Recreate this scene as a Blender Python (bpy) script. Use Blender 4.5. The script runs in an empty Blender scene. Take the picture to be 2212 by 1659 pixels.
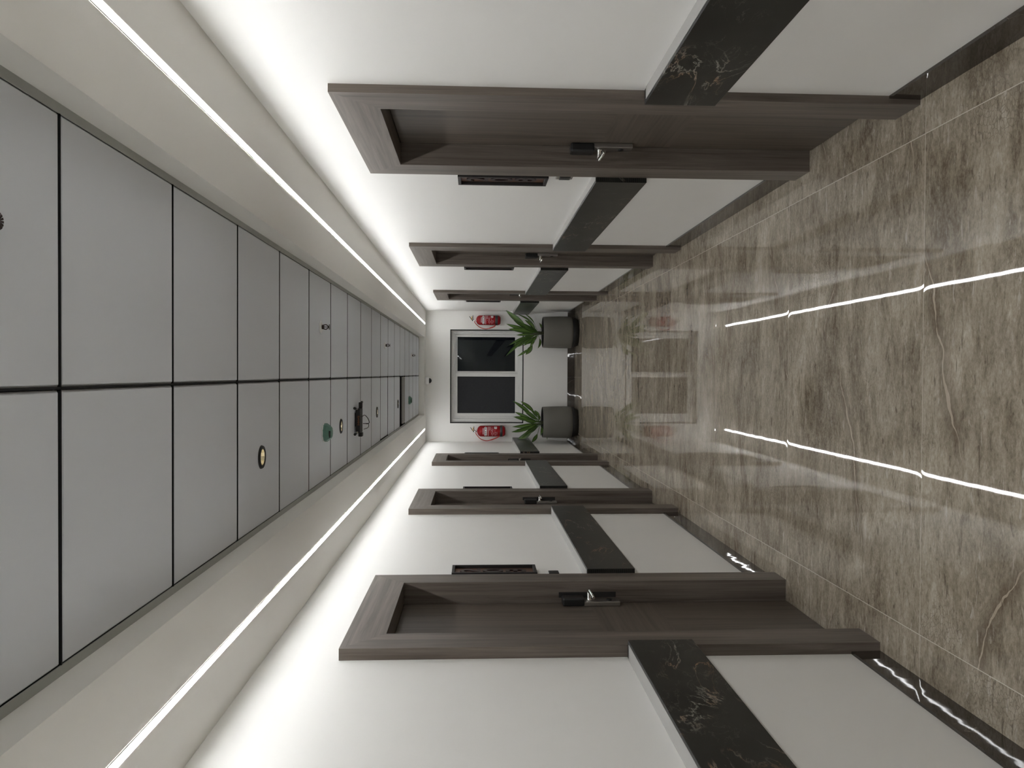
import bpy, bmesh, math, random
from mathutils import Vector, Matrix
D = bpy.data
S = bpy.context.scene
C = S.collection
PI = math.pi
random.seed(7)

# ------------------------------------------------------------------ camera (photo is held sideways: world up points to picture left)
PITCH, YAW, ROLL = 0.04724, -0.01339, 0.00406
fw = Vector((math.sin(YAW) * math.cos(PITCH), math.cos(YAW) * math.cos(PITCH), -math.sin(PITCH)))
rt = Vector((math.cos(YAW), -math.sin(YAW), 0))
up = rt.cross(fw)
r2 = math.cos(ROLL) * rt + math.sin(ROLL) * up
u2 = -math.sin(ROLL) * rt + math.cos(ROLL) * up
cam = D.cameras.new('camera'); cam.sensor_fit = 'HORIZONTAL'; cam.sensor_width = 36
cam.lens = 36 * 1650.6 / 2212; cam.clip_start = 0.02; cam.clip_end = 200
camo = D.objects.new('camera', cam); C.objects.link(camo)
m = Matrix.Identity(4)
for i in range(3):
    m[i][0] = -u2[i]; m[i][1] = r2[i]; m[i][2] = -fw[i]
m[2][3] = 1.62
camo.matrix_world = m
S.camera = camo

# ------------------------------------------------------------------ world, exposure
W = D.worlds.new('night'); S.world = W; W.use_nodes = True
W.node_tree.nodes['Background'].inputs[0].default_value = (0.0010, 0.0013, 0.0018, 1)
W.node_tree.nodes['Background'].inputs[1].default_value = 1
S.view_settings.view_transform = 'Standard'; S.view_settings.look = 'None'
S.view_settings.exposure = 0.68; S.view_settings.gamma = 1; S.view_settings.use_curve_mapping = False
LED_STRENGTH = 30.0
S.cycles.use_denoising = True
S.cycles.max_bounces = 12; S.cycles.diffuse_bounces = 9; S.cycles.glossy_bounces = 5
S.cycles.transmission_bounces = 8
S.cycles.caustics_reflective = True; S.cycles.caustics_refractive = False
S.cycles.sample_clamp_indirect = 0

# ------------------------------------------------------------------ room figures (metres)
XR, XL = 1.021, -1.113            # wall planes
CR, CL = 0.991, -1.067            # door casing faces
RR, RL = 0.968, -1.044            # chair rail faces
FR, FL = 1.088, -1.172            # door leaf faces
HS, HT = 2.437, 2.522             # soffit, tile ceiling
SR, SL = 0.580, -0.664            # step between soffit and tiles
YE, YB = 12.51, -17.0             # end wall, wall behind the camera
YS = 12.13                        # where the tile tray ends
DOORS_R = [(2.735, 3.835, 2.90, 3.665), (6.01, 7.12, 6.20, 6.963), (9.385, 10.40, 9.55, 10.235)]
DOORS_L = [(2.97, 4.055, 3.137, 3.90), (6.03, 7.09, 6.20, 6.93), (9.22, 10.235, 9.38, 10.07)]
DH, DI = 2.146, 1.982             # casing top, opening top

# ------------------------------------------------------------------ node helpers
class NT:
    def __init__(s, name):
        s.m = D.materials.new(name); s.m.use_nodes = True
        s.t = s.m.node_tree; s.t.nodes.clear()
        s.out = s.t.nodes.new('ShaderNodeOutputMaterial')
        s.b = s.t.nodes.new('ShaderNodeBsdfPrincipled')
        s.t.links.new(s.b.outputs[0], s.out.inputs[0])
    def n(s, kind, **kw):
        o = s.t.nodes.new('ShaderNode' + kind)
        for k, v in kw.items(): setattr(o, k, v)
        return o
    def l(s, a, b): s.t.links.new(a, b)
    def inp(s, name, v):
        i = s.b.inputs[name]
        if hasattr(v, 'links') or hasattr(v, 'is_linked'): s.l(v, i)
        else: i.default_value = v
    def math(s, op, a, b=None, c=None, clamp=False):
        o = s.n('Math', operation=op, use_clamp=clamp)
        for k, v in enumerate((a, b, c)):
            if v is None: continue
            if hasattr(v, 'is_linked'): s.l(v, o.inputs[k])
            else: o.inputs[k].default_value = v
        return o.outputs[0]
    def coord(s, scale=(1, 1, 1), rot=(0, 0, 0), obj=True, loc=(0, 0, 0)):
        tc = s.n('TexCoord') if obj else s.n('NewGeometry')
        mp = s.n('Mapping')
        s.l(tc.outputs['Object' if obj else 'Position'], mp.inputs[0])
        mp.inputs['Scale'].default_value = scale; mp.inputs['Rotation'].default_value = rot
        mp.inputs['Location'].default_value = loc
        return mp.outputs[0]
    def noise(s, vec, scale, detail=4, rough=0.5, dist=0.0):
        o = s.n('TexNoise'); s.l(vec, o.inputs['Vector'])
        o.inputs['Scale'].default_value = scale; o.inputs['Detail'].default_value = detail
        o.inputs['Roughness'].default_value = rough; o.inputs['Distortion'].default_value = dist
        return o.outputs['Fac']
    def ramp(s, fac, stops, interp='LINEAR'):
        o = s.n('ValToRGB'); o.color_ramp.interpolation = interp
        e = o.color_ramp.elements
        while len(e) < len(stops): e.new(0.5)
        for k, (p, c) in enumerate(stops):
            e[k].position = p
            e[k].color = (c, c, c, 1) if isinstance(c, (int, float)) else (*c, 1)
        s.l(fac, o.inputs[0]); return o.outputs[0]
    def mix(s, fac, a, b):
        o = s.n('Mix', data_type='RGBA')
        for v, i in ((fac, o.inputs[0]), (a, o.inputs[6]), (b, o.inputs[7])):
            if hasattr(v, 'is_linked'): s.l(v, i)
            else: i.default_value = v if isinstance(v, (int, float)) else (*v, 1)
        return o.outputs[2]
    def bump(s, h, dist, strength=1.0):
        o = s.n('Bump'); o.inputs['Strength'].default_value = strength
        o.inputs['Distance'].default_value = dist
        s.l(h, o.inputs['Height']); s.l(o.outputs[0], s.b.inputs['Normal'])

def simple(name, col, rough=0.5, metal=0.0, spec=0.5, **kw):
    t = NT(name)
    t.inp('Base Color', (*col, 1)); t.inp('Roughness', rough); t.inp('Metallic', metal)
    t.inp('Specular IOR Level', spec)
    v = t.coord()
    f = t.noise(v, 40, 3)
    r = t.ramp(f, [(0.3, max(0.0, rough - 0.04)), (0.7, min(1.0, rough + 0.04))])
    t.inp('Roughness', r)
    for k, x in kw.items(): t.inp(k.replace('_', ' '), x)
    return t.m

def paint(name, col, rough=0.55, bump=0.0004):
    t = NT(name)
    v = t.coord(obj=False)
    f = t.noise(v, 2.5, 3)
    t.inp('Base Color', t.mix(f, tuple(c * 0.985 for c in col), tuple(min(1, c * 1.015) for c in col)))
    t.inp('Roughness', rough); t.inp('Specular IOR Level', 0.35)
    t.bump(t.noise(v, 60, 4), bump, 0.35)
    return t.m

def wood(name, axis, dark=(0.066, 0.052, 0.041), light=(0.186, 0.156, 0.132)):
    t = NT(name)
    sc = [26.0, 26.0, 26.0]; sc[axis] = 0.9
    v = t.coord(tuple(sc))
    a = t.noise(v, 1.0, 8, 0.62, 1.2)
    sc2 = [120.0, 120.0, 120.0]; sc2[axis] = 3.0
    b = t.noise(t.coord(tuple(sc2)), 1.0, 4, 0.6, 0.3)
    f = t.math('ADD', t.math('MULTIPLY', a, 0.75), t.math('MULTIPLY', b, 0.25))
    c = t.ramp(f, [(0.33, dark), (0.5, tuple((d * 1.0 + l * 1.0) / 2 for d, l in zip(dark, light))), (0.68, light)])
    t.inp('Base Color', c); t.inp('Roughness', 0.42); t.inp('Specular IOR Level', 0.35)
    t.bump(f, 0.0006, 0.3)
    return t.m

def black_marble(name):
    t = NT(name)
    v = t.coord((1, 1, 1), obj=False, rot=(0.35, 0, 0))
    w = t.coord((1, 0.8, 2.2), obj=False, rot=(0.5, 0, 0))
    n1 = t.noise(w, 2.6, 7, 0.62, 0.9)
    vein = t.ramp(t.math('ABSOLUTE', t.math('SUBTRACT', n1, 0.5)), [(0.0, 1.0), (0.006, 0.35), (0.014, 0.0)])
    mask = t.ramp(t.noise(v, 3.4, 2), [(0.50, 0.0), (0.64, 1.0)])
    w2 = t.coord((1, 1.4, 2.6), obj=False, rot=(-0.4, 0, 0))
    n2 = t.noise(w2, 6.0, 5, 0.6, 0.6)
    fine = t.ramp(t.math('ABSOLUTE', t.math('SUBTRACT', n2, 0.5)), [(0.0, 0.30), (0.010, 0.0)])
    mask2 = t.ramp(t.noise(v, 5.0, 1), [(0.5, 0.0), (0.62, 1.0)])
    tint = t.mix(t.ramp(t.noise(v, 9.0, 2), [(0.45, 0.0), (0.6, 1.0)]), (0.36, 0.35, 0.31), (0.42, 0.25, 0.15))
    base = t.ramp(t.noise(v, 7, 4), [(0.3, (0.0085, 0.0085, 0.0075)), (0.75, (0.021, 0.021, 0.018))])
    c = t.mix(t.math('MULTIPLY', fine, mask2), base, (0.25, 0.24, 0.21))
    c = t.mix(t.math('MULTIPLY', vein, mask), c, tint)
    t.inp('Base Color', c); t.inp('Roughness', 0.32); t.inp('Specular IOR Level', 0.25)
    return t.m

def brown_marble(name):
    t = NT(name)
    v = t.coord(obj=False)
    c = t.ramp(t.noise(v, 5, 6, 0.6, 0.5), [(0.3, (0.022, 0.017, 0.013)), (0.7, (0.062, 0.050, 0.040))])
    n = t.noise(t.coord((1, 1, 1), obj=False, rot=(0.7, 0, 0.3)), 1.7, 5, 0.55, 0.8)
    ve = t.ramp(t.math('ABSOLUTE', t.math('SUBTRACT', n, 0.5)), [(0.0, 0.5), (0.004, 0.0)])
    t.inp('Base Color', t.mix(ve, c, (0.22, 0.19, 0.16)))
    t.inp('Roughness', 0.018); t.inp('Specular IOR Level', 0.6)
    t.bump(t.noise(v, 11, 1), 0.0010, 0.2)
    return t.m

def floor_marble(name):
    t = NT(name)
    geo = t.n('NewGeometry'); sp = t.n('SeparateXYZ'); t.l(geo.outputs['Position'], sp.inputs[0])
    X, Y = sp.outputs[0], sp.outputs[1]
    # distance to the cross joints (every 1.2 m) and to the two long seams
    dy = t.math('PINGPONG', t.math('SUBTRACT', Y, 2.70), 0.6)
    d1 = t.math('ABSOLUTE', t.math('SUBTRACT', X, 0.875)); d2 = t.math('ABSOLUTE', t.math('ADD', X, 0.945))
    dx = t.math('MINIMUM', d1, d2)
    # every slab has its own piece of stone: shift the pattern per slab
    row = t.math('FLOOR', t.math('DIVIDE', t.math('SUBTRACT', Y, 2.70), 1.2))
    colr = t.math('ADD', t.math('GREATER_THAN', X, 0.875), t.math('MULTIPLY', t.math('LESS_THAN', X, -0.945), 2.0))
    wn = t.n('TexWhiteNoise', noise_dimensions='2D'); cb = t.n('CombineXYZ')
    t.l(row, cb.inputs[0]); t.l(colr, cb.inputs[1]); t.l(cb.outputs[0], wn.inputs['Vector'])
    off = t.n('VectorMath', operation='SCALE'); t.l(wn.outputs['Color'], off.inputs[0]); off.inputs['Scale'].default_value = 9.0
    ad = t.n('VectorMath', operation='ADD'); t.l(geo.outputs['Position'], ad.inputs[0]); t.l(off.outputs[0], ad.inputs[1])
    def mp(scale, rot=0.0):
        o = t.n('Mapping'); t.l(ad.outputs[0], o.inputs[0])
        o.inputs['Scale'].default_value = scale; o.inputs['Rotation'].default_value = (0, 0, rot); return o.outputs[0]
    big = t.noise(mp((0.9, 1.6, 1), 0.25), 1.6, 6, 0.6, 1.0)
    med = t.noise(mp((1.5, 4.2, 1), 0.18), 4.5, 7, 0.68, 0.9)
    fin = t.noise(mp((1.2, 2.2, 1), 0.1), 34, 6, 0.72, 0.3)
    gr = t.noise(mp((1.0, 1.6, 1), 0.5), 95, 4, 0.7, 0.2)
    f = t.math('ADD', t.math('ADD', t.math('MULTIPLY', big, 0.34), t.math('MULTIPLY', med, 0.30)), t.math('ADD', t.math('MULTIPLY', fin, 0.22), t.math('MULTIPLY', gr, 0.14)))
    c = t.ramp(f, [(0.40, (0.118, 0.094, 0.066)), (0.475, (0.235, 0.199, 0.148)), (0.53, (0.315, 0.274, 0.212)), (0.61, (0.455, 0.405, 0.330))])
    # long straight-ish veins: pale thread with a dark side, in two directions
    sp2 = t.n('SeparateXYZ'); t.l(ad.outputs[0], sp2.inputs[0]); AX, AY = sp2.outputs[0], sp2.outputs[1]
    warp = t.math('MULTIPLY', t.math('SUBTRACT', t.noise(mp((1, 1, 1)), 1.1, 5, 0.55), 0.5), 0.36)
    patch = t.ramp(t.noise(mp((1, 1, 1)), 1.3, 2), [(0.47, 0.0), (0.56, 1.0)])
    patch2 = t.ramp(t.noise(mp((1, 1, 1), 0.7), 1.9, 2), [(0.49, 0.0), (0.57, 1.0)])
    thick = t.noise(mp((1, 1, 1)), 7.0, 3)
    for slope, per, pt in ((-0.30, 0.83, patch), (0.42, 1.13, patch2)):
        v = t.math('ADD', t.math('ADD', AY, t.math('MULTIPLY', AX, slope)), warp)
        d = t.math('PINGPONG', v, per / 2)
        w = t.math('MULTIPLY', t.math('SUBTRACT', thick, 0.30), 0.016)
        lightm = t.math('MULTIPLY', t.math('LESS_THAN', d, w), pt)
        darkm = t.ramp(d, [(0.0, 0.6), (0.022, 0.35), (0.05, 0.0)])
        c = t.mix(t.math('MULTIPLY', darkm, pt), c, (0.10, 0.072, 0.048))
        c = t.mix(t.math('MULTIPLY', lightm, 0.55), c, (0.56, 0.48, 0.38))
    # short dark and pale flecks running across the corridor
    fl = t.noise(mp((2.0, 8.5, 1), 0.12), 5.5, 5, 0.66, 0.5)
    c = t.mix(t.ramp(fl, [(0.60, 0.0), (0.67, 0.65)]), c, (0.085, 0.064, 0.046))
    c = t.mix(t.ramp(fl, [(0.33, 0.55), (0.40, 0.0)]), c, (0.48, 0.44, 0.38))
    # pitted patches
    vo = t.n('TexVoronoi', feature='DISTANCE_TO_EDGE'); t.l(mp((1, 1.7, 1), 0.3), vo.inputs['Vector']); vo.inputs['Scale'].default_value = 46
    pit = t.ramp(vo.outputs['Distance'], [(0.0, 0.55), (0.09, 0.0)])
    pm = t.ramp(t.noise(mp((1, 1, 1), 1.0), 1.9, 5, 0.6), [(0.53, 0.0), (0.63, 1.0)])
    c = t.mix(t.math('MULTIPLY', pit, pm), c, (0.09, 0.068, 0.048))
    # joints
    seam = t.math('MAXIMUM', t.math('LESS_THAN', dx, 0.0016), t.math('LESS_THAN', dy, 0.0012))
    c = t.mix(t.math('MULTIPLY', seam, 0.8), c, (0.58, 0.52, 0.44))
    t.inp('Base Color', c)
    t.inp('Roughness', 0.022); t.inp('Specular IOR Level', 0.5)
    # slab edges drop a hair, faces wave a little: bends the mirrored lamps
    e = t.math('POWER', 2.718, t.math('DIVIDE', dy, -0.014))
    e2 = t.math('POWER', 2.718, t.math('DIVIDE', dx, -0.010))
    h = t.math('MULTIPLY', t.math('MAXIMUM', e, e2), -0.00022)
    pv = t.n('VectorMath', operation='ADD'); t.l(geo.outputs['Position'], pv.inputs[0]); pv.inputs[1].default_value = (3.1, 0.7, 0)
    w1 = t.noise(pv.outputs[0], 8.5, 1, 0.4); w2 = t.noise(pv.outputs[0], 2.2, 1, 0.4)
    h = t.math('ADD', h, t.math('MULTIPLY', w1, 0.00010))
    h = t.math('ADD', h, t.math('MULTIPLY', w2, 0.00020))
    t.bump(h, 1.0, 1.0)
    return t.m

M = {}
M['wall'] = paint('wall_paint', (0.83, 0.825, 0.80))
M['ledge'] = paint('grout_filled_ledge', (0.36, 0.355, 0.34))
M['soffit'] = paint('soffit_paint', (0.80, 0.785, 0.745))
M['tile'] = paint('white_metal_tile', (0.755, 0.785, 0.835), 0.45, 0.0001)
M['angle'] = simple('grey_edge_angle', (0.40, 0.41, 0.385), 0.5)
M['dark'] = simple('dark_gap', (0.006, 0.006, 0.007), 0.8)
M['wood_z'] = wood('taupe_wood_upright', 2)
M['wood_y'] = wood('taupe_wood_level', 1)
M['leaf_z'] = wood('door_leaf_upright', 2, (0.060, 0.047, 0.036), (0.138, 0.113, 0.090))
M['leaf_y'] = wood('door_leaf_level', 1, (0.060, 0.047, 0.036), (0.138, 0.113, 0.090))
M['rail'] = black_marble('black_marble')
M['base'] = brown_marble('brown_marble')
M['floor'] = floor_marble('floor_marble')
M['chrome'] = simple('chrome', (0.85, 0.85, 0.84), 0.08, 1.0)
M['steel'] = simple('brushed_steel', (0.42, 0.40, 0.38), 0.38, 1.0)
M['black'] = simple('black_plastic', (0.012, 0.012, 0.012), 0.35)
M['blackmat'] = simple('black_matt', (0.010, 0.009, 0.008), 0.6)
M['white'] = simple('white_plastic', (0.86, 0.86, 0.85), 0.3)
M['upvc'] = simple('white_window_frame', (0.72, 0.72, 0.70), 0.3)
M['red'] = simple('red_enamel', (0.30, 0.006, 0.010), 0.22)
M['hose'] = simple('red_hose', (0.42, 0.035, 0.018), 0.4)
M['yellow'] = simple('yellow_tag', (0.75, 0.50, 0.12), 0.5)
M['label'] = simple('label_paper', (0.74, 0.70, 0.71), 0.5)
M['pink'] = simple('faded_print', (0.52, 0.24, 0.27), 0.5)
M['ink'] = simple('dark_ink', (0.03, 0.03, 0.035), 0.5)
M['green'] = simple('green_dust_cover', (0.10, 0.22, 0.17), 0.4)
M['brass'] = simple('pale_gold_reflector', (1.0, 0.94, 0.78), 0.14, 1.0)
M['bronze'] = simple('dark_bronze', (0.045, 0.028, 0.025), 0.4, 0.6)
M['pot'] = paint('grey_stone_pot', (0.150, 0.144, 0.124), 0.6, 0.0012)
M['soil'] = simple('soil', (0.012, 0.009, 0.007), 0.95)
M['stem'] = simple('plant_stem', (0.05, 0.055, 0.025), 0.6)
M['orange'] = simple('orange_print', (0.16, 0.055, 0.015), 0.5)
M['screen'] = simple('insect_screen', (0.020, 0.021, 0.024), 0.75)
M['plaque'] = wood('plaque_wood', 2, (0.06, 0.032, 0.022), (0.17, 0.085, 0.05))
M['plaqueframe'] = simple('plaque_frame', (0.008, 0.006, 0.0055), 0.5)
M['grey'] = simple('grey_print', (0.30, 0.30, 0.31), 0.5)

t = NT('plant_leaf')
v = t.coord(); uvn = t.n('UVMap'); s2 = t.n('SeparateXYZ'); t.l(uvn.outputs[0], s2.inputs[0])
mid = t.math('ABSOLUTE', t.math('SUBTRACT', s2.outputs[0], 0.5))
c = t.ramp(mid, [(0.0, (0.15, 0.26, 0.035)), (0.10, (0.085, 0.17, 0.022)), (0.34, (0.060, 0.13, 0.018)), (0.46, (0.012, 0.030, 0.008))])
t.inp('Base Color', t.mix(t.ramp(t.noise(v, 6, 2), [(0.35, 0.0), (0.7, 0.55)]), c, (0.035, 0.085, 0.016)))
t.inp('Roughness', 0.32); M['leaf'] = t.m

t = NT('window_glass')
t.inp('Base Color', (0.9, 0.95, 0.93, 1)); t.inp('Roughness', 0.012); t.inp('Transmission Weight', 1.0); t.inp('IOR', 1.27)
M['glass'] = t.m
t = NT('led_diffuser')
t.inp('Base Color', (0.8, 0.8, 0.8, 1)); t.inp('Emission Color', (0.985, 0.99, 1.0, 1)); t.inp('Emission Strength', LED_STRENGTH)
M['led'] = t.m

# ------------------------------------------------------------------ mesh helpers
def tag(o, label=None, cat=None, group=None, kind=None):
    if label: o['label'] = label
    if cat: o['category'] = cat
    if group: o['group'] = group
    if kind: o['kind'] = kind
    return o
def box(bm, x0, x1, y0, y1, z0, z1, mi=0, bev=0.0):
    if x0 > x1: x0, x1 = x1, x0
    if y0 > y1: y0, y1 = y1, y0
    if z0 > z1: z0, z1 = z1, z0
    vs = [bm.verts.new((x, y, z)) for x in (x0, x1) for y in (y0, y1) for z in (z0, z1)]
    fs = []
    for q in ((0, 1, 3, 2), (4, 6, 7, 5), (0, 4, 5, 1), (2, 3, 7, 6), (0, 2, 6, 4), (1, 5, 7, 3)):
        f = bm.faces.new([vs[i] for i in q]); f.material_index = mi; fs.append(f)
    if bev:
        es = list({e for f in fs for e in f.edges})
        r = bmesh.ops.bevel(bm, geom=es, offset=bev, segments=2, affect='EDGES', profile=0.5)
        for f in r['faces']: f.material_index = mi
def lathe(bm, prof, n=32, c=(0, 0, 0), axis='z', mi=0, cap0=False, cap1=False, smooth=True):
    rings = []
    for r, h in prof:
        ring = []
        for k in range(n):
            a = 2 * PI * k / n
            p = (r * math.cos(a), r * math.sin(a), h)
            if axis == 'y': p = (p[0], h, p[1])
            if axis == 'x': p = (h, p[0], p[1])
            ring.append(bm.verts.new((c[0] + p[0], c[1] + p[1], c[2] + p[2])))
        rings.append(ring)
    for a, b in zip(rings, rings[1:]):
        for k in range(n):
            f = bm.faces.new((a[k], a[(k + 1) % n], b[(k + 1) % n], b[k])); f.smooth = smooth; f.material_index = mi
    if cap0: bm.faces.new(rings[0][::-1]).material_index = mi
    if cap1: bm.faces.new(rings[-1]).material_index = mi
def tube(bm, pts, rad, n=10, mi=0, closed_caps=True):
    pts = [Vector(p) for p in pts]
    rads = rad if isinstance(rad, (list, tuple)) else [rad] * len(pts)
    rings = []; prev = None
    for i, p in enumerate(pts):
        d = (pts[min(i + 1, len(pts) - 1)] - pts[max(i - 1, 0)]).normalized()
        if prev is None:
            a = Vector((0, 0, 1)) if abs(d.z) < 0.9 else Vector((1, 0, 0))
            n1 = d.cross(a).normalized()
        else: n1 = (prev - d * prev.dot(d)).normalized()
        prev = n1; n2 = d.cross(n1)
        rings.append([bm.verts.new(p + (n1 * math.cos(2 * PI * k / n) + n2 * math.sin(2 * PI * k / n)) * rads[i]) for k in range(n)])
    for a, b in zip(rings, rings[1:]):
        for k in range(n):
            f = bm.faces.new((a[k], a[(k + 1) % n], b[(k + 1) % n], b[k])); f.smooth = True; f.material_index = mi
    if closed_caps:
        bm.faces.new(rings[0][::-1]).material_index = mi; bm.faces.new(rings[-1]).material_index = mi
def curve(ctrl, n=16):
    P = [Vector(p) for p in ctrl]; P = [P[0] * 2 - P[1]] + P + [P[-1] * 2 - P[-2]]
    out = []
    for i in range(1, len(P) - 2):
        for k in range(n):
            u = k / n; a, b, c_, d = P[i - 1], P[i], P[i + 1], P[i + 2]
            out.append(0.5 * ((2 * b) + (c_ - a) * u + (2 * a - 5 * b + 4 * c_ - d) * u * u + (3 * b - a - 3 * c_ + d) * u ** 3))
    out.append(P[-2]); return out
def prism(bm, pts, x0, x1, mi=0):                     # polygon given in (y, z), pushed from x0 to x1
    a = [bm.verts.new((x0, p[0], p[1])) for p in pts]; b = [bm.verts.new((x1, p[0], p[1])) for p in pts]
    fs = [bm.faces.new(a), bm.faces.new(b[::-1])]
    for i in range(len(pts)):
        j = (i + 1) % len(pts); fs.append(bm.faces.new((a[i], b[i], b[j], a[j])))
    for f in fs: f.material_index = mi
def obj(name, bm, mats, parent=None, loc=None):
    bmesh.ops.recalc_face_normals(bm, faces=bm.faces)
    me = D.meshes.new(name); bm.to_mesh(me); bm.free()
    for k in (mats if isinstance(mats, (list, tuple)) else [mats]): me.materials.append(M[k])
    o = D.objects.new(name, me); C.objects.link(o)
    if parent is not None: o.parent = parent
    if loc is not None: o.location = loc
    return o
def empty(name, loc=(0, 0, 0), rz=0.0):
    o = D.objects.new(name, None); C.objects.link(o); o.location = loc; o.rotation_euler = (0, 0, rz)
    o.empty_display_size = 0.1; return o
def copy_tree(o, parent=None):
    c_ = o.copy(); C.objects.link(c_)
    if parent is not None: c_.parent = parent
    for ch in list(o.children): copy_tree(ch, c_)
    return c_
B = bmesh.new

# ------------------------------------------------------------------ floor
b = B(); box(b, -1.45, 1.40, YB, YE + 0.02, -0.12, 0.0); tag(obj('floor', b, 'floor'), kind='structure')

# ------------------------------------------------------------------ side walls with door openings
def side_wall(name, x, s, doors):
    b = B(); xo = x + s * 0.30; y = YB - 0.15
    for (a0, a1, i0, i1) in doors:
        g0, g1 = i0 - 0.045, i1 + 0.045
        box(b, x, xo, y, g0, 0.0, HS + 0.25); box(b, x, xo, g0, g1, DI + 0.045, HS + 0.25); y = g1
    box(b, x, xo, y, YE + 0.35, 0.0, HS + 0.25)
    bmesh.ops.remove_doubles(b, verts=b.verts, dist=1e-5)
    tag(obj(name, b, 'wall'), kind='structure')
side_wall('wall_right', XR, 1, DOORS_R)
side_wall('wall_left', XL, -1, DOORS_L)
# end wall with the window opening
WX0, WX1, WZ0, WZ1 = -0.812, 0.720, 0.841, 2.040
b = B()
box(b, XL, WX0, YE, YE + 0.35, 0, HS + 0.25); box(b, WX1, XR, YE, YE + 0.35, 0, HS + 0.25)
box(b, WX0, WX1, YE, YE + 0.35, 0, WZ0); box(b, WX0, WX1, YE, YE + 0.35, WZ1, HS + 0.25)
tag(obj('wall_end', b, 'wall'), kind='structure')
b = B(); box(b, XL, XR, YB - 0.15, YB, 0, HS + 0.25); tag(obj('wall_back', b, 'wall'), kind='structure')

# ------------------------------------------------------------------ ceiling: lowered border with the lamps, raised metal tiles
ceil = tag(empty('ceiling'), kind='structure')
b = B()
box(b, SR, XR, YB, YE, HS, HS + 0.03); box(b, XL, SL, YB, YE, HS, HS + 0.03); box(b, SL, SR, YS, YE, HS, HS + 0.03)
box(b, SR, SR + 0.012, YB, YS, HS + 0.03, HT + 0.03); box(b, SL - 0.012, SL, YB, YS, HS + 0.03, HT + 0.03); box(b, SL, SR, YS, YS + 0.012, HS + 0.03, HT + 0.03)
obj('soffit', b, 'soffit', ceil)
b = B()
TR, TL = 0.558, -0.641
box(b, TR, SR, YB, YS, HT - 0.001, HT + 0.002); box(b, SL, TL, YB, YS, HT - 0.001, HT + 0.002); box(b, TL, TR, YS - 0.024, YS, HT - 0.001, HT + 0.002)
obj('edge_angle', b, 'angle', ceil)
b = B(); box(b, SL, SR, YB, YS, HT + 0.09, HT + 0.11); box(b, SL - 0.01, SL, YB, YS, HT + 0.005, HT + 0.11); box(b, SR, SR + 0.01, YB, YS, HT + 0.005, HT + 0.11); obj('ceiling_void', b, 'dark', ceil)
b = B()
XM = -0.036; TP = 0.6185; g = 0.003
DLX, DLY = -0.356, (3.262, 5.157, 7.015, 8.888)
def tile(bm, x0, x1, y0, y1, z=HT, tilt=(0, 0, 0, 0), gg=g):
    x0 += gg; x1 -= gg; y0 += gg * 1.25; y1 -= gg * 1.25; e = 0.006
    lo = [(x0 + e, y0 + e), (x1 - e, y0 + e), (x1 - e, y1 - e), (x0 + e, y1 - e)]
    hi = [(x0, y0), (x1, y0), (x1, y1), (x0, y1)]
    A = [bm.verts.new((p[0], p[1], z + d)) for p, d in zip(lo, tilt)]
    Bq = [bm.verts.new((p[0], p[1], z + 0.006 + d)) for p, d in zip(hi, tilt)]
    Cq = [bm.verts.new((p[0], p[1], z + 0.020 + d)) for p, d in zip(hi, tilt)]
    holes = [(DLX, q) for q in DLY if x0 < DLX < x1 and y0 < q < y1]
    if holes:
        es = [bm.edges.new((A[k], A[(k + 1) % 4])) for k in range(4)]
        for (hx, hy) in holes:
            ring_ = [bm.verts.new((hx + 0.0345 * math.cos(2 * PI * k / 24), hy + 0.0345 * math.sin(2 * PI * k / 24), z)) for k in range(24)]
            es += [bm.edges.new((ring_[k], ring_[(k + 1) % 24])) for k in range(24)]
        bmesh.ops.triangle_fill(bm, use_beauty=True, use_dissolve=False, edges=es)
    else: bm.faces.new(A)
    for k in range(4):
        j = (k + 1) % 4
        bm.faces.new((A[k], A[j], Bq[j], Bq[k])); bm.faces.new((Bq[k], Bq[j], Cq[j], Cq[k]))
k0 = -5; y = 1.706 + TP * k0
box(b, TL, TR, YB, y, HT, HT + 0.01)
rr = random.Random(3)
while y < YS - 0.03:
    y1 = min(y + TP, YS - 0.02); k = round((y - 1.706) / TP)
    for side, (x0, x1) in enumerate(((TL - 0.004, XM), (XM, TR + 0.004))):
        if side == 0 and k == 12: continue
        gg = 0.0026 + rr.choice((0, 0.0006, 0.0014))
        tl = (0, 0, 0, 0)
        if side == 0 and k == 9: x0 += 0.010
        if side == 0 and k in (-1, 1): gg = 0.0045
        tile(b, x0, x1, y, y1 - (0.016 if side == 0 and k == 9 else 0), HT, tl, gg)
    y = y1
obj('ceiling_tiles', b, 'tile', ceil)
b = B()                                                # black strips put in for the deep shade of the tile joints
for k in range(-5, 17):
    yj = 1.706 + TP * k
    if yj < YS - 0.05: box(b, TL, TR, yj - 0.0019, yj + 0.0019, HT - 0.0010, HT + 0.012)
box(b, XM - 0.0026, XM + 0.0026, 1.706 - 5 * TP, YS - 0.02, HT - 0.0010, HT + 0.012)
obj('joint_shade_strips', b, 'dark', ceil)
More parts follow.
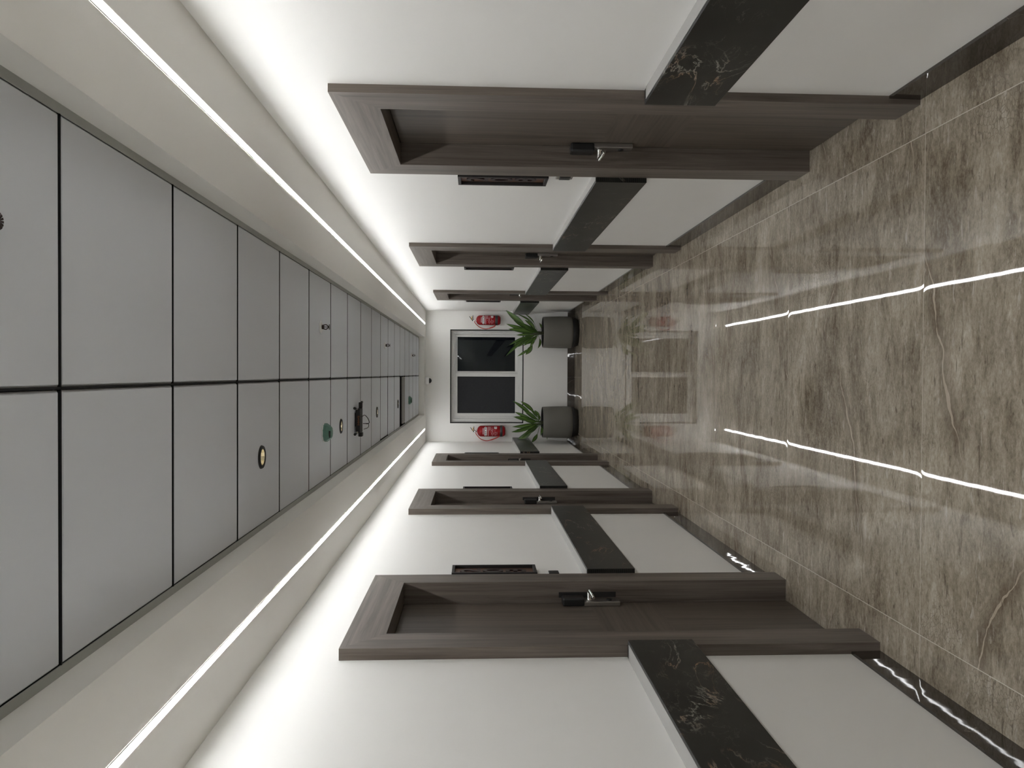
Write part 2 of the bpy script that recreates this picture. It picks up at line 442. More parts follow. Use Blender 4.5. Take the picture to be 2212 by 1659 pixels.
# open slot with its perforated return grille
ys0 = 1.706 + 12 * TP
b = B()
box(b, TL + 0.02, XM - 0.01, ys0 + 0.30, ys0 + 0.318, HT - 0.002, HT + 0.012); box(b, TL + 0.02, XM - 0.01, ys0 + TP - 0.02, ys0 + TP - 0.004, HT - 0.002, HT + 0.012)
box(b, TL + 0.02, TL + 0.036, ys0 + 0.318, ys0 + TP - 0.02, HT - 0.002, HT + 0.012); box(b, XM - 0.026, XM - 0.01, ys0 + 0.318, ys0 + TP - 0.02, HT - 0.002, HT + 0.012)
fr_bm = b
vent = tag(empty('air_vent', (0, 0, HT)), 'dark perforated air grille in the open black slot of the ceiling near the far end', 'vent')
o = obj('vent_frame', fr_bm, 'steel', vent); o.location = (0, 0, -HT)
b = B(); nx = 26
for i in range(nx):
    xa = TL + 0.04 + i * (XM - 0.03 - TL - 0.04) / nx
    box(b, xa, xa + 0.011, ys0 + 0.318, ys0 + TP - 0.02, HT + 0.002, HT + 0.006)
for i in range(10):
    ya = ys0 + 0.325 + i * 0.0275
    box(b, TL + 0.036, XM - 0.026, ya, ya + 0.011, HT + 0.0015, HT + 0.0065)
o = obj('vent_grille', b, 'steel', vent); o.location = (0, 0, -HT)

# ------------------------------------------------------------------ LED strips
def led(x, side):
    r = tag(empty('led_strip', (x, 0, HS)), f'glowing white ceiling light strip starting near the {side} left corner of the photo', 'light strip', 'ceiling light strips')
    b = B(); y = YB + 0.1
    while y < 12.20:
        y1 = min(y + 0.9, 12.24); box(b, -0.0115, 0.0115, y, y1, -0.0014, -0.0004); y = y1
    obj('diffuser', b, 'led', r)
    b = B(); box(b, -0.0128, -0.0115, YB + 0.1, 12.245, -0.0040, -0.0003); box(b, 0.0115, 0.0128, YB + 0.1, 12.245, -0.0040, -0.0003)  # channel lips below the soffit, added to dim the upper wall
    box(b, -0.0128, 0.0128, 12.240, 12.2415, -0.0040, -0.0003)
    obj('profile', b, 'white', r)
led(0.795, 'top'); led(-0.892, 'bottom')

# ------------------------------------------------------------------ doors
def lock_parts(door, s, fx, yi1, jambx):
    y1 = yi1 - 0.012; y0 = y1 - 0.068
    L = tag(empty('door_lock'), 'electronic lock with black reader and chrome lever'); L.parent = door
    X = lambda d: fx - s * d
    b = B(); box(b, X(0.0), X(0.021), y0, y1, 0.885, 1.135, bev=0.002)
    lathe(b, [(0.0001, 0.0), (0.013, 0.0), (0.013, 0.004), (0.0001, 0.004)], 20, (X(0.021) - (0.004 if s > 0 else 0), (y0 + y1) / 2, 0.937), 'x', 1)
    obj('lock_plate', b, ['steel', 'black'], L)
    b = B(); box(b, X(0.0), X(0.041), y0 - 0.004, y1 + 0.002, 1.066, 1.178, bev=0.008)
    obj('card_reader', b, 'black', L)
    yc = (y0 + y1) / 2
    b = B(); zl = 1.040
    lathe(b, [(0.0001, 0.0), (0.016, 0.0), (0.016, -0.008), (0.010, -0.010), (0.010, -0.055), (0.0001, -0.055)] if s > 0 else
             [(0.0001, 0.0), (0.016, 0.0), (0.016, 0.008), (0.010, 0.010), (0.010, 0.055), (0.0001, 0.055)], 20, (X(0.021), yc, zl), 'x')
    xm = X(0.021 + 0.050)
    tube(b, curve([(xm, yc, zl), (xm, yc - 0.02, zl + 0.001), (xm + s * 0.002, yc - 0.07, zl - 0.002), (xm + s * 0.006, yc - 0.118, zl - 0.006)], 6), [0.010] * 8 + [0.009] * 8 + [0.0075] * 3, 12)
    obj('lever', b, 'chrome', L)
    if s < 0:
        b = B(); box(b, X(0.022), X(0.050), yi1 - 0.0015, yi1 + 0.002, 0.895, 1.19); obj('strike_plate', b, 'blackmat', L)
def door(n, s, wx, cx, fx, rng):
    a0, a1, i0, i1 = rng
    d = tag(empty(f'door_{n}'), kind='structure')
    xb = fx + s * 0.05
    # near upright, far upright, head; mitred; face board plus deep lining
    for (p, q) in (((a0, i0), 0), ((a1, i1), 0)):
        pass
    b = B()
    prism(b, [(a0, 0.0), (i0, 0.0), (i0, DI), (a0, DH)], cx, wx); prism(b, [(i0 - 0.03, 0.0), (i0, 0.0), (i0, DI), (i0 - 0.03, DI + 0.03)], wx, xb)
    obj('casing', b, 'wood_z', d)
    b = B()
    prism(b, [(i1, 0.0), (a1, 0.0), (a1, DH), (i1, DI)], cx, wx); prism(b, [(i1, 0.0), (i1 + 0.03, 0.0), (i1 + 0.03, DI + 0.03), (i1, DI)], wx, xb)
    obj('casing', b, 'wood_z', d)
    b = B()
    prism(b, [(a0, DH), (i0, DI), (i1, DI), (a1, DH)], cx, wx); prism(b, [(i0 - 0.03, DI + 0.03), (i0, DI), (i1, DI), (i1 + 0.03, DI + 0.03)], wx, xb)
    obj('casing_head', b, 'wood_y', d)
    b = B()
    z0, z1 = 0.70, 1.035; xo = fx + s * 0.04
    box(b, fx, xo, i0 + 0.003, i1 - 0.022, 0.004, z0, 0); box(b, fx, xo, i0 + 0.003, i1 - 0.022, z1, DI - 0.004, 0)
    box(b, fx + s * 0.0006, xo, i0 + 0.003, i1 - 0.022, z0, z1, 1)
    obj('leaf', b, ['leaf_z', 'leaf_y'], d)
    b = B(); box(b, fx + s * 0.006, fx + s * 0.02, i1 - 0.022, i1, 0.0, DI); box(b, fx + s * 0.006, fx + s * 0.02, i0, i0 + 0.003, 0.0, DI)
    obj('dark_gap_strip', b, 'dark', d)
    lock_parts(d, s, fx, i1, cx)
for i, r in enumerate(DOORS_R): door(i * 2 + 1, 1, XR, CR, FR, r)
for i, r in enumerate(DOORS_L): door(i * 2 + 2, -1, XL, CL, FL, r)

# ------------------------------------------------------------------ chair rails and baseboards, cut at the doors
def runs(doors, e0=0.004, e1=0.004, y_end=YE):
    out = []; y = YB
    for (a0, a1, i0, i1) in doors: out.append((y, a0 - e0)); y = a1 + e1
    out.append((y, y_end)); return out
tn = 0
for doors, wx, rx, s in ((DOORS_R, XR, RR, 1), (DOORS_L, XL, RL, -1)):
    for (y0, y1) in runs(doors):
        tn += 1; b = B(); box(b, rx, wx, y0, y1, 0.762, 1.020, bev=0.002); box(b, rx + s * 0.010, wx, y0 + (0.0 if y0 < 0 else 0.012), y1 - (0.0 if y1 > YE - 0.1 else 0.030), 1.0195, 1.0215, 1)
        # saw marks on the cut end
        if y0 > 0:
            for k in range(24): box(b, rx + s * 0.002, wx, y0 - 0.0012, y0 + 0.001, 0.768 + k * 0.0104, 0.768 + k * 0.0104 + 0.0045)
        tag(obj(f'trim_{tn}', b, ['rail', 'ledge']), kind='structure')
for doors, wx, s, nm in ((DOORS_R, XR, 1, 'right'), (DOORS_L, XL, -1, 'left')):
    for (y0, y1) in runs(doors, 0.001, 0.001):
        b = B(); y = y0; k = math.ceil((y0 - 0.3) / 1.2)
        cuts = [y0] + [c_ for c_ in [0.30 + 1.2 * j for j in range(-16, 12)] if y0 + 0.05 < c_ < y1 - 0.05] + [y1]
        for p, q in zip(cuts, cuts[1:]):                # slabs lean back a touch
            lo = [(wx - s * 0.0126, 0.0), (wx, 0.0), (wx, 0.118), (wx - s * 0.0108, 0.118)]
            a = [b.verts.new((x_, p + 0.0006, z_)) for x_, z_ in lo]; c_ = [b.verts.new((x_, q - 0.0006, z_)) for x_, z_ in lo]
            b.faces.new(a); b.faces.new(c_[::-1])
            for k in range(4): b.faces.new((a[k], c_[k], c_[(k + 1) % 4], a[(k + 1) % 4]))
        tag(obj(f'baseboard_{nm}', b, 'base'), kind='structure')
b = B(); box(b, XL + 0.012, -0.05, YE - 0.012, YE, 0, 0.118, bev=0.001); box(b, -0.0488, XR - 0.012, YE - 0.012, YE, 0, 0.118, bev=0.001)
tag(obj('baseboard_end', b, 'base'), kind='structure')

# ------------------------------------------------------------------ window
win = tag(empty('window_1'), kind='structure')
def ring(bm, x0, x1, z0, z1, w, y0, y1, bev=0.003):
    wl, wr, wb, wt = w if isinstance(w, tuple) else (w,) * 4
    box(bm, x0, x0 + wl, y0, y1, z0, z1, bev=bev); box(bm, x1 - wr, x1, y0, y1, z0, z1, bev=bev)
    box(bm, x0 + wl, x1 - wr, y0, y1, z0, z0 + wb, bev=bev); box(bm, x0 + wl, x1 - wr, y0, y1, z1 - wt, z1, bev=bev)
b = B(); ring(b, WX0, WX1, WZ0, WZ1, 0.016, YE - 0.002, YE + 0.03, 0.0); obj('dark_gap_strip', b, 'blackmat', win)  # black band modelled in place of the shadow gap round the opening
b = B(); ring(b, WX0 + 0.011, WX1 - 0.011, WZ0 + 0.011, WZ1 - 0.011, (0.06, 0.035, 0.030, 0.050), YE + 0.075, YE + 0.20)
ring(b, -0.740, 0.684, 0.872, 1.985, (0.03, 0.034, 0.058, 0.03), YE + 0.10, YE + 0.19); obj('window_frame', b, 'upvc', win)
sash = empty('sash'); sash.parent = win
b = B(); ring(b, 0.0, 0.655, 0.925, 1.965, (0.040, 0.050, 0.048, 0.040), YE + 0.145, YE + 0.175); obj('sash_frame', b, 'upvc', sash)
b = B(); box(b, 0.040, 0.605, YE + 0.158, YE + 0.163, 0.973, 1.925); obj('pane', b, 'glass', sash)
b = B(); box(b, 0.618, 0.640, YE + 0.138, YE + 0.145, 1.46, 1.56, bev=0.002); obj('latch', b, 'upvc', sash)
sash = empty('sash'); sash.parent = win
b = B(); ring(b, -0.715, 0.010, 0.912, 1.968, (0.062, 0.058, 0.060, 0.045), YE + 0.110, YE + 0.140); obj('sash_frame', b, 'upvc', sash)
b = B(); box(b, -0.653, -0.048, YE + 0.123, YE + 0.128, 0.972, 1.923); obj('pane', b, 'screen', sash)
b = B(); box(b, -0.700, -0.680, YE + 0.103, YE + 0.110, 1.45, 1.55, bev=0.002); obj('latch', b, 'upvc', sash)

# ------------------------------------------------------------------ number plaques
def glyphs(parent, txt, x, s, yc, z0, z1):
    n = len(txt)
    for k, ch in enumerate(txt):
        cu = D.curves.new('numeral', 'FONT'); cu.body = ch; cu.size = 0.155; cu.extrude = 0.004; cu.offset = 0.003
        cu.align_x = 'CENTER'; cu.align_y = 'CENTER'; cu.resolution_u = 4
        tmp = D.objects.new('numeral_tmp', cu); C.objects.link(tmp)
        me = D.meshes.new_from_object(tmp.evaluated_get(bpy.context.evaluated_depsgraph_get()))
        D.objects.remove(tmp)
        o = D.objects.new('numeral', me); C.objects.link(o); o.parent = parent
        me.materials.clear(); me.materials.append(M['bronze'])
        zz = z1 - (k + 0.5) * (z1 - z0) / n
        # letters face into the corridor and read upright
        o.matrix_local = Matrix.Translation((x, yc, zz)) @ (Matrix(((0, 0, -s, 0), (-s, 0, 0, 0), (0, 1, 0, 0), (0, 0, 0, 1))))
def plaque(s, wx, y0, y1, z0, z1, txt, label):
    P = tag(empty('number_plaque', (wx, (y0 + y1) / 2, z0)), label, 'plaque', 'carved plaques beside the doors')
    h = z1 - z0; w = (y1 - y0) / 2; th = 0.029; i = -s
    b = B()
    box(b, 0, i * th, -w, -w + 0.014, 0, h, bev=0.001); box(b, 0, i * th, w - 0.014, w, 0, h, bev=0.001)
    box(b, 0, i * th, -w + 0.014, w - 0.014, 0, 0.016, bev=0.001); box(b, 0, i * th, -w + 0.014, w - 0.014, h - 0.016, h, bev=0.001)
    obj('frame', b, 'plaqueframe', P)
    b = B(); box(b, 0, i * 0.012, -w + 0.013, w - 0.013, 0.014, h - 0.014); obj('panel', b, 'plaque', P)
    if txt: glyphs(P, txt, i * 0.016, s, 0.0, 0.045, h - 0.045)
    return P
plaque(1, XR, 3.875, 4.045, 1.255, 1.716, '208', 'dark framed plaque with carved numerals beside the large upper door of the photo')
plaque(-1, XL, 4.150, 4.325, 1.280, 1.748, '203', 'dark framed plaque with carved numerals beside the large lower door of the photo')
plaque(1, XR, 7.17, 7.34, 1.265, 1.735, '', 'narrow dark plaque beside the middle door of the upper wall in the photo')
plaque(-1, XL, 7.17, 7.34, 1.270, 1.738, '', 'narrow dark plaque beside the middle door of the lower wall in the photo')
plaque(1, XR, 10.46, 10.63, 1.285, 1.760, '', 'thin dark plaque beside the farthest door of the upper wall, next to the window wall')
plaque(-1, XL, 10.33, 10.50, 1.300, 1.770, '', 'thin dark plaque beside the farthest door of the lower wall, next to the window wall')
def bell(s, wx, yc, zc, label):
    P = tag(empty('doorbell', (wx, yc, zc)), label, 'doorbell', 'small doorbell plates')
    i = -s
    b = B(); box(b, 0, i * 0.010, -0.043, 0.043, -0.043, 0.043, bev=0.003); obj('wall_plate', b, 'white' if s < 0 else 'steel', P)
    b = B(); box(b, i * 0.010, i * 0.018, -0.026, 0.026, -0.028, 0.028, bev=0.002); obj('button', b, 'black', P)
bell(1, XR, 3.925, 1.168, 'small dark wall button mostly hidden by the large upper door frame')
bell(-1, XL, 4.205, 1.185, 'small black button on a pale plate beside the large lower door')

# ------------------------------------------------------------------ fire extinguishers
def extinguisher(x, z0, z1, r, label):
    E_ = tag(empty('fire_extinguisher', (x, YE - r - 0.03, z0)), label, 'fire extinguisher', 'fire extinguishers either side of the window')
    h = z1 - z0
    b = B()
    prof = [(0.0001, 0.012), (r * 0.7, 0.0), (r * 0.93, 0.02), (r, 0.045), (r, h - 0.065)]
    for k in range(1, 9):
        a = k / 9 * PI / 2; prof.append((r * math.cos(a) * 0.99 + 0.001, h - 0.065 + 0.065 * math.sin(a)))
    prof.append((0.022, h)); prof.append((0.0001, h))
    lathe(b, prof, 40); obj('cylinder', b, 'red', E_)
    b = B(); lathe(b, [(r + 0.0015, 0.058), (r + 0.0015, 0.088), (r, 0.0885), (r, 0.0575), (r + 0.0015, 0.058)], 40)
    lathe(b, [(r * 0.99, 0.046), (r + 0.003, 0.050), (r + 0.003, 0.056), (r * 0.99, 0.060)], 40); obj('bottom_band', b, 'black', E_)
    # printed labels wrapped on the front
    def patch(bm, a0, a1, za, zb, off=0.0012, n=10, mi=0, rnd=False):
        cols = []
        for k in range(n + 1):
            a = a0 + (a1 - a0) * k / n
            e = 0.0
            if rnd:
                q = abs(k / n - 0.5) * 2; e = (zb - za) * 0.5 * (1 - math.sqrt(max(0, 1 - max(0, (q - 0.72) / 0.28) ** 2)))
            R = r + off
            cols.append([bm.verts.new((R * math.sin(a), -R * math.cos(a), z)) for z in (za + e, zb - e)])
        for p, q in zip(cols, cols[1:]):
            f = bm.faces.new((p[0], q[0], q[1], p[1])); f.material_index = mi; f.smooth = True
    H = h
    b = B(); patch(b, -0.95, 0.95, H * 0.655, H * 0.745, n=24, rnd=True)
    for a in (-0.72, -0.36, -0.05, 0.42, 0.70): patch(b, a - 0.07, a + 0.07, H * 0.682, H * 0.716, 0.002, 3, 1)
    obj('badge_label', b, ['label', 'ink'], E_)
    b = B(); patch(b, -0.55, 0.62, H * 0.775, H * 0.795); obj('top_print', b, 'label', E_)
    b = B()
    patch(b, -0.98, 0.98, H * 0.59, H * 0.625, n=14)
    patch(b, 0.18, 0.98, H * 0.535, H * 0.572)
    q = random.Random(5)
    for row in range(7):
        zz = H * (0.515 - row * 0.038); a = -0.95
        while a < 0.9:
            da = q.uniform(0.07, 0.26)
            if q.random() < 0.72 and not (a > 0.42 and row >= 3): patch(b, a, min(a + da, 0.95), zz, zz + H * q.uniform(0.010, 0.026), n=3)
            a += da + 0.07
    obj('instruction_print', b, 'pink', E_)
    b = B(); patch(b, 0.50, 0.98, H * 0.30, H * 0.40); patch(b, 0.72, 0.82, H * 0.318, H * 0.382, 0.002, 2, 1); obj('inspection_sticker', b, ['label', 'grey'], E_)
    # valve, gauge, levers, pin tag
    b = B(); lathe(b, [(0.020, h - 0.002), (0.020, h + 0.018), (0.013, h + 0.022), (0.013, h + 0.046), (0.0001, h + 0.046)], 20)
    lathe(b, [(0.0001, -0.045), (0.014, -0.045), (0.014, -0.02), (0.0001, -0.02)], 16, (-0.006, 0, h + 0.026), 'y'); obj('valve', b, 'chrome', E_)
    b = B(); tube(b, [(-0.014, 0, h + 0.042), (0.03, -0.002, h + 0.052), (0.078, -0.004, h + 0.050)], [0.007, 0.006, 0.004], 8); obj('carry_handle', b, 'black', E_)
    b = B(); tube(b, [(-0.012, 0, h + 0.050), (0.02, -0.002, h + 0.078), (0.062, -0.003, h + 0.108)], [0.007, 0.006, 0.004], 8); obj('squeeze_lever', b, 'black', E_)
    b = B(); prism(b, [(0, 0), (0, 0.012), (0.002, 0.012), (0.002, 0.0)], 0, 0.05)
    bmesh.ops.translate(b, verts=b.verts, vec=(0.008, -0.012, h + 0.060)); obj('safety_tag', b, 'yellow', E_)
    b = B()
    pts = curve([(-0.012, -0.01, h + 0.020), (-0.045, -0.015, h + 0.014), (-r - 0.030, -0.02, h - 0.050), (-r - 0.062, -0.025, h - 0.13), (-r - 0.058, -0.03, h - 0.20), (-r - 0.022, -0.045, h - 0.30), (-r + 0.010, -0.055, 0.095)], 8)
    tube(b, pts, [0.0065] * 34 + [0.0095] * (len(pts) - 34), 10); obj('hose', b, 'hose', E_)
    b = B(); box(b, -r * 0.55, r * 0.55, r - 0.004, r + 0.030, h * 0.45, h * 0.60)
    obj('wall_bracket', b, 'black', E_)
extinguisher(0.866, 1.225, 1.622, 0.079, 'red fire extinguisher on the window wall, upper of the two in the photo')
extinguisher(-0.932, 1.140, 1.598, 0.089, 'red fire extinguisher on the window wall, lower of the two in the photo')

# ------------------------------------------------------------------ potted plants
def leaf_mesh(bm, uvl, base, tip, w, start, sag, side, yoff, roll, n=14):
    base = Vector(base); tip = Vector(tip); d = tip - base
    nrm = Vector((-d.z, 0, d.x)).normalized()
    pts = []
    for k in range(n + 1):
        t_ = k / n
        p = base + d * t_ + nrm * sag * math.sin(PI * t_) * d.length + Vector((0, yoff * math.sin(PI * 0.5 * t_) , 0))
        pts.append(p)
    prev = None
    for k, p in enumerate(pts):
        t_ = k / n
        tg = (pts[min(k + 1, n)] - pts[max(k - 1, 0)]).normalized()
        wv = tg.cross(Vector((0, -1, 0))).normalized()
        nv = tg.cross(wv).normalized()
        a = roll * (0.4 + 0.6 * t_); wv2 = wv * math.cos(a) + nv * math.sin(a); nv2 = nv * math.cos(a) - wv * math.sin(a)
        if t_ <= start: ww = 0.10 + 0.06 * t_
        else:
            u_ = (t_ - start) / (1 - start); ww = 0.14 + 0.86 * math.sin(PI * min(1, u_ ** 0.85)) if u_ < 0.5 else math.sin(PI * u_ ** 0.85) ** 0.9
            ww = max(ww, 0.015) if u_ > 0.5 else ww
        hw = w * 0.5 * ww
        row = []
        for q in range(5):
            g_ = (q - 2) / 2.0
            row.append(bm.verts.new(p + wv2 * hw * g_ - nv2 * hw * 0.28 * abs(g_) + nv2 * 0.0015 * (1 if q == 2 else 0)))
        if prev:
            for q in range(4):
                f = bm.faces.new((prev[q], prev[q + 1], row[q + 1], row[q])); f.smooth = True
                for lp, (uu, vv) in zip(f.loops, ((q / 4, (k - 1) / n), ((q + 1) / 4, (k - 1) / n), ((q + 1) / 4, k / n), (q / 4, k / n))): lp[uvl].uv = (uu, vv)
        prev = row
def potted(cx, label, leaves, conv, seed, basepx):
    P = tag(empty('potted_plant', (cx, 12.14, 0)), label, 'potted plant', 'potted plants below the window')
    b = B()
    prof = [(0.236, 0.098), (0.250, 0.112), (0.2545, 0.15), (0.2540, 0.30), (0.2495, 0.45), (0.244, 0.556), (0.241, 0.561), (0.234, 0.561)]
    lathe(b, prof, 64); obj('pot', b, 'pot', P)
    b = B(); lathe(b, [(0.234, 0.5605), (0.231, 0.552), (0.224, 0.50)], 64); obj('pot_inner_wall', b, 'blackmat', P)  # inner wall of the pot, coloured matt black
    b = B(); lathe(b, [(0.0001, 0.0), (0.200, 0.0), (0.212, 0.006), (0.232, 0.055), (0.2395, 0.099), (0.0001, 0.099)], 64); obj('pot_foot', b, 'blackmat', P)
    b = B(); lathe(b, [(0.0001, 0.522), (0.10, 0.526), (0.224, 0.515)], 40); obj('soil', b, 'soil', P)
    q = random.Random(seed)
    bx, bz = conv(*basepx); bx -= cx
    b = B()
    for k in range(4):
        ox, oy = q.uniform(-0.025, 0.025), q.uniform(-0.03, 0.03)
        tube(b, [(bx + ox * 0.5, oy, 0.515), (bx + ox, oy, bz + 0.02), (bx + ox * 1.4, oy * 1.3, bz + 0.06 + 0.03 * k)], [0.012, 0.011, 0.007], 8)
    obj('stem', b, 'stem', P)
    extra = [(bx + cx + q.uniform(-0.26, 0.26), bz + q.uniform(0.10, 0.42), q.uniform(0.035, 0.06), q.uniform(0.1, 0.35), q.uniform(-0.06, 0.06)) for _ in range(9)]
    for (tu, tv, w, st, sag) in leaves + extra:
        tx, tz = (tu, tv) if abs(tu) < 5 and tv < 5 else conv(tu, tv); yo = q.uniform(-0.13, 0.10)
        b = B(); uvl = b.loops.layers.uv.new('UVMap')
        dx_ = (tx - cx - bx)
        ob = (bx + max(-0.02, min(0.02, dx_ * 0.12)), q.uniform(-0.015, 0.015), bz + q.uniform(0.0, 0.05))
        leaf_mesh(b, uvl, ob, (tx - cx, ob[1], tz), w, st, sag, 1, yo, q.uniform(-0.45, 0.45))
        o = obj('leaf', b, 'leaf', P)
convR = lambda u, v: (1.082 - 0.000488 * v, 1.1637 - 0.000488 * u)
convL = lambda u, v: (-0.390 - 0.0004437 * v, 1.127 - 0.0004437 * u)
leavesR = [(30, 150, .088, .42, .03), (45, 590, .064, .35, .02), (110, 765, .085, .05, -.02), (130, 1295, .052, .3, -.05), (255, 1310, .050, .3, -.05), (40, 1640, .052, .42, -.07),
    (400, 1655, .040, .55, .10), (690, 1590, .078, .52, .06), (1075, 1390, .042, .3, .18), (700, 1250, .062, .15, .05), (600, 1310, .055, .2, -.02), (755, 405, .060, .3, .05), (640, 455, .052, .25, -.05),
    (380, 250, .030, .3, -.10), (1130, 545, .030, .45, -.25), (285, 460, .045, .4, .04), (560, 745, .070, .15, .03), (655, 240, .024, .4, -.12), (850, 640, .05, .2, .04), (480, 1100, .06, .2, .0)]
leavesL = [(205, 85, .056, .36, -.03), (480, 95, .060, .42, -.06), (870, 420, .048, .3, -.12), (990, 420, .040, .35, -.10), (290, 495, .056, .3, .02), (240, 670, .056, .3, .01), (530, 690, .052, .2, -.02), (700, 545, .044, .2, -.06),
    (570, 745, .068, .1, .01), (200, 1035, .066, .06, .03), (150, 1195, .048, .45, .04), (335, 1545, .085, .42, .06), (680, 1220, .056, .25, .04), (900, 1600, .064, .52, .10), (1230, 1360, .036, .3, .15), (1085, 555, .040, .2, -.2),
    (1470, 1490, .026, .5, .12), (1330, 1330, .03, .35, .1), (730, 1100, .05, .2, .02)]
potted(0.663, 'green leafy plant in a grey pot, the upper of the two in the photo', leavesR, convR, 11, (1130, 890))
potted(-0.768, 'green leafy plant in a grey pot, the lower of the two in the photo', leavesL, convL, 5, (1230, 870))

# ------------------------------------------------------------------ things on the ceiling
def sprinkler():
    P = empty('sprinkler_head', (0, 0, HT))
    b = B(); lathe(b, [(0.0001, 0.0), (0.038, 0.0), (0.038, -0.005), (0.026, -0.010), (0.0001, -0.010)], 32); obj('escutcheon', b, 'white', P)
    b = B()
    lathe(b, [(0.013, -0.006), (0.013, -0.020), (0.010, -0.022), (0.0001, -0.022)], 16)
    for s in (-1, 1): tube(b, curve([(s * 0.011, 0, -0.018), (s * 0.013, 0, -0.034), (s * 0.004, 0, -0.046)], 5), 0.0028, 8)
    tube(b, [(0, 0, -0.020), (0, 0, -0.044)], 0.0022, 8)
    lathe(b, [(0.0001, -0.043), (0.005, -0.044), (0.004, -0.052), (0.0001, -0.052)], 12)
    obj('sprinkler_body', b, 'bronze', P)
    b = B(); n = 16
    lathe(b, [(0.0001, -0.051), (0.008, -0.051), (0.008, -0.0525), (0.0001, -0.0525)], 16)
    for k in range(n):
        a = 2 * PI * k / n; ca, sa = math.cos(a), math.sin(a); w0, w1 = 0.0013, 0.0022
        q = [(0.007, -w0), (0.0165, -w1), (0.0165, w1), (0.007, w0)]
        lo = [b.verts.new((x * ca - y * sa, x * sa + y * ca, -0.0525)) for x, y in q]; hi = [b.verts.new((x * ca - y * sa, x * sa + y * ca, -0.0512)) for x, y in q]
        b.faces.new(lo); b.faces.new(hi[::-1])
        for i in range(4): j = (i + 1) % 4; b.faces.new((lo[i], hi[i], hi[j], lo[j]))
    obj('deflector', b, 'bronze', P)
    return P
sp = sprinkler()
for i, (x, y, lab) in enumerate(((0.266, 4.48, 'dark sprinkler head with white ring, nearest whole one on the ceiling'), (0.275, 7.61, 'small dark sprinkler head, second whole one along the ceiling'),
        (0.250, 10.75, 'tiny dark sprinkler head on the ceiling nearest the window wall'), (0.268, 1.404, 'toothed dark sprinkler disc on the ceiling, cut off by the left edge of the photo'))):
    o = sp if i == 0 else copy_tree(sp)
    o.location = (x, y, HT); tag(o, lab, 'sprinkler', 'ceiling sprinklers')
def downlight():
    P = empty('downlight', (0, 0, HT))
    b = B(); lathe(b, [(0.034, 0.004), (0.034, -0.005), (0.037, -0.008), (0.047, -0.007), (0.050, 0.0)], 40); obj('trim_ring', b, 'blackmat', P)
    b = B(); lathe(b, [(0.0338, -0.005), (0.032, 0.010), (0.027, 0.028), (0.018, 0.045)], 12, smooth=False); obj('reflector', b, 'brass', P)
    b = B(); lathe(b, [(0.018, 0.0449), (0.012, 0.040), (0.0001, 0.038)], 16); obj('lamp_lens', b, 'white', P)
    return P
dl = downlight()
for i, (y, lab) in enumerate(((3.262, 'largest black rimmed gold downlight, nearest on the ceiling'), (5.157, 'black rimmed downlight on the ceiling between green cover and black box'),
        (7.015, 'small black rimmed downlight just beyond the black ceiling box'), (8.888, 'farthest tiny downlight, just before the open ceiling slot'))):
    o = dl if i == 0 else copy_tree(dl)
    o.location = (-0.356, y, HT); tag(o, lab, 'downlight', 'recessed downlights')
def detector():
    P = empty('smoke_detector', (0, 0, HT))
    b = B(); lathe(b, [(0.0001, 0.0), (0.054, 0.0), (0.054, -0.008), (0.0001, -0.008)], 32); obj('detector_base', b, 'white', P)
    b = B(); lathe(b, [(0.053, -0.006), (0.055, -0.008), (0.055, -0.024), (0.048, -0.034), (0.033, -0.050), (0.029, -0.052), (0.0001, -0.052)], 10, smooth=False); obj('dust_cover', b, 'green', P)
    b = B()
    for (a, w) in ((-1.9, 0.012), (-1.45, 0.008), (-2.35, 0.004)):
        c_, s_ = math.cos(a), math.sin(a)
        for sgn in (0,):
            cx_, cy_ = c_ * 0.0415, s_ * 0.0415
            vv = [(cx_ - s_ * k * w, cy_ + c_ * k * w) for k in (-1, 1)]
            lo = [(x * 0.86, y * 0.86) for x, y in vv]
            p = [b.verts.new((vv[0][0] * 1.03, vv[0][1] * 1.03, -0.040)), b.verts.new((vv[1][0] * 1.03, vv[1][1] * 1.03, -0.040)), b.verts.new((lo[1][0] * 1.03, lo[1][1] * 1.03, -0.0485)), b.verts.new((lo[0][0] * 1.03, lo[0][1] * 1.03, -0.0485))]
            b.faces.new(p)
    obj('cover_slot', b, 'blackmat', P)
    return P
dt = detector()
for i, (x, y, lab) in enumerate(((-0.353, 4.57, 'large ceiling smoke detector under a green plastic cover'), (-0.360, 10.24, 'far ceiling smoke detector under a green cover, beyond the open slot'))):
    o = dt if i == 0 else copy_tree(dt)
    o.location = (x, y, HT); tag(o, lab, 'smoke detector', 'green covered smoke detectors')
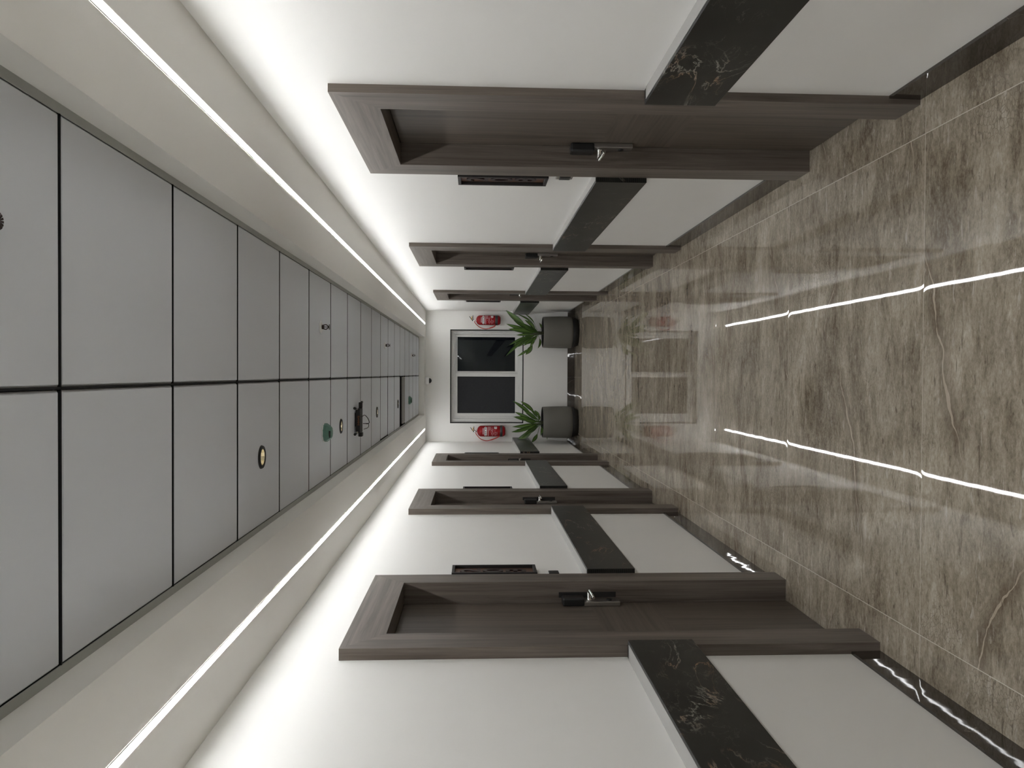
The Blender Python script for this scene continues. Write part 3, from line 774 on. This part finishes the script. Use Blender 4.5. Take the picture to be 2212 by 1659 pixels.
# black network box with stub aerials and cable loops
P = tag(empty('ceiling_box', (-0.350, 5.79, HT)), 'flat black electronic box with short aerials and looped cable hung under the ceiling', 'electronic box')
b = B(); box(b, -0.098, 0.085, -0.060, 0.070, -0.042, -0.010, bev=0.005); box(b, -0.128, -0.098, -0.01, 0.05, -0.050, -0.022, bev=0.004); box(b, 0.085, 0.130, 0.0, 0.045, -0.046, -0.022, bev=0.004)
box(b, -0.05, 0.05, -0.03, 0.03, -0.012, 0.0); obj('housing', b, 'blackmat', P)
for (x, y, dx_, dy_) in ((0.080, -0.056, 0.014, -0.15), (-0.085, -0.056, -0.012, -0.13), (0.122, 0.035, 0.004, 0.12), (-0.115, 0.04, -0.008, 0.12)):
    b = B(); z = -0.030
    tube(b, [(x, y, z), (x + dx_ * 0.62, y + dy_ * 0.62, z + 0.004)], 0.006, 10, 0); tube(b, [(x + dx_ * 0.60, y + dy_ * 0.60, z + 0.004), (x + dx_, y + dy_, z + 0.006)], [0.008, 0.010], 10, 1)
    obj('aerial', b, ['chrome', 'black'], P)
b = B(); tube(b, curve([(0.022, 0.0, -0.046), (0.030, 0.06, -0.060), (0.0, 0.085, -0.082), (-0.030, 0.09, -0.088), (-0.034, 0.08, -0.070), (-0.034, 0.07, -0.045)], 8), 0.0028, 8)
tube(b, curve([(-0.036, 0.07, -0.066), (-0.040, 0.088, -0.084), (-0.065, 0.09, -0.080), (-0.078, 0.075, -0.050)], 8), 0.0022, 8); obj('cable', b, 'black', P)
b = B(); q = random.Random(2)
for k in range(9): box(b, -0.038 + k * 0.008, -0.033 + k * 0.008, -0.0612, -0.0600, -0.034 - q.uniform(0, .004), -0.024 + q.uniform(-.003, .003))
obj('printed_label', b, 'orange', P)
# dome camera
P = tag(empty('security_camera', (-0.118, 12.42, HS)), 'white security camera with black dome under the ceiling border beside the window wall', 'security camera')
b = B(); lathe(b, [(0.0001, 0.0), (0.060, 0.0), (0.060, -0.040), (0.055, -0.056), (0.047, -0.061), (0.0001, -0.061)], 36); obj('camera_base', b, 'white', P)
b = B(); lathe(b, [(0.043, -0.058)] + [(0.042 * math.cos(a * PI / 16), -0.062 - 0.040 * math.sin(a * PI / 16)) for a in range(8)] + [(0.0001, -0.102)], 28); obj('dome', b, 'black', P)
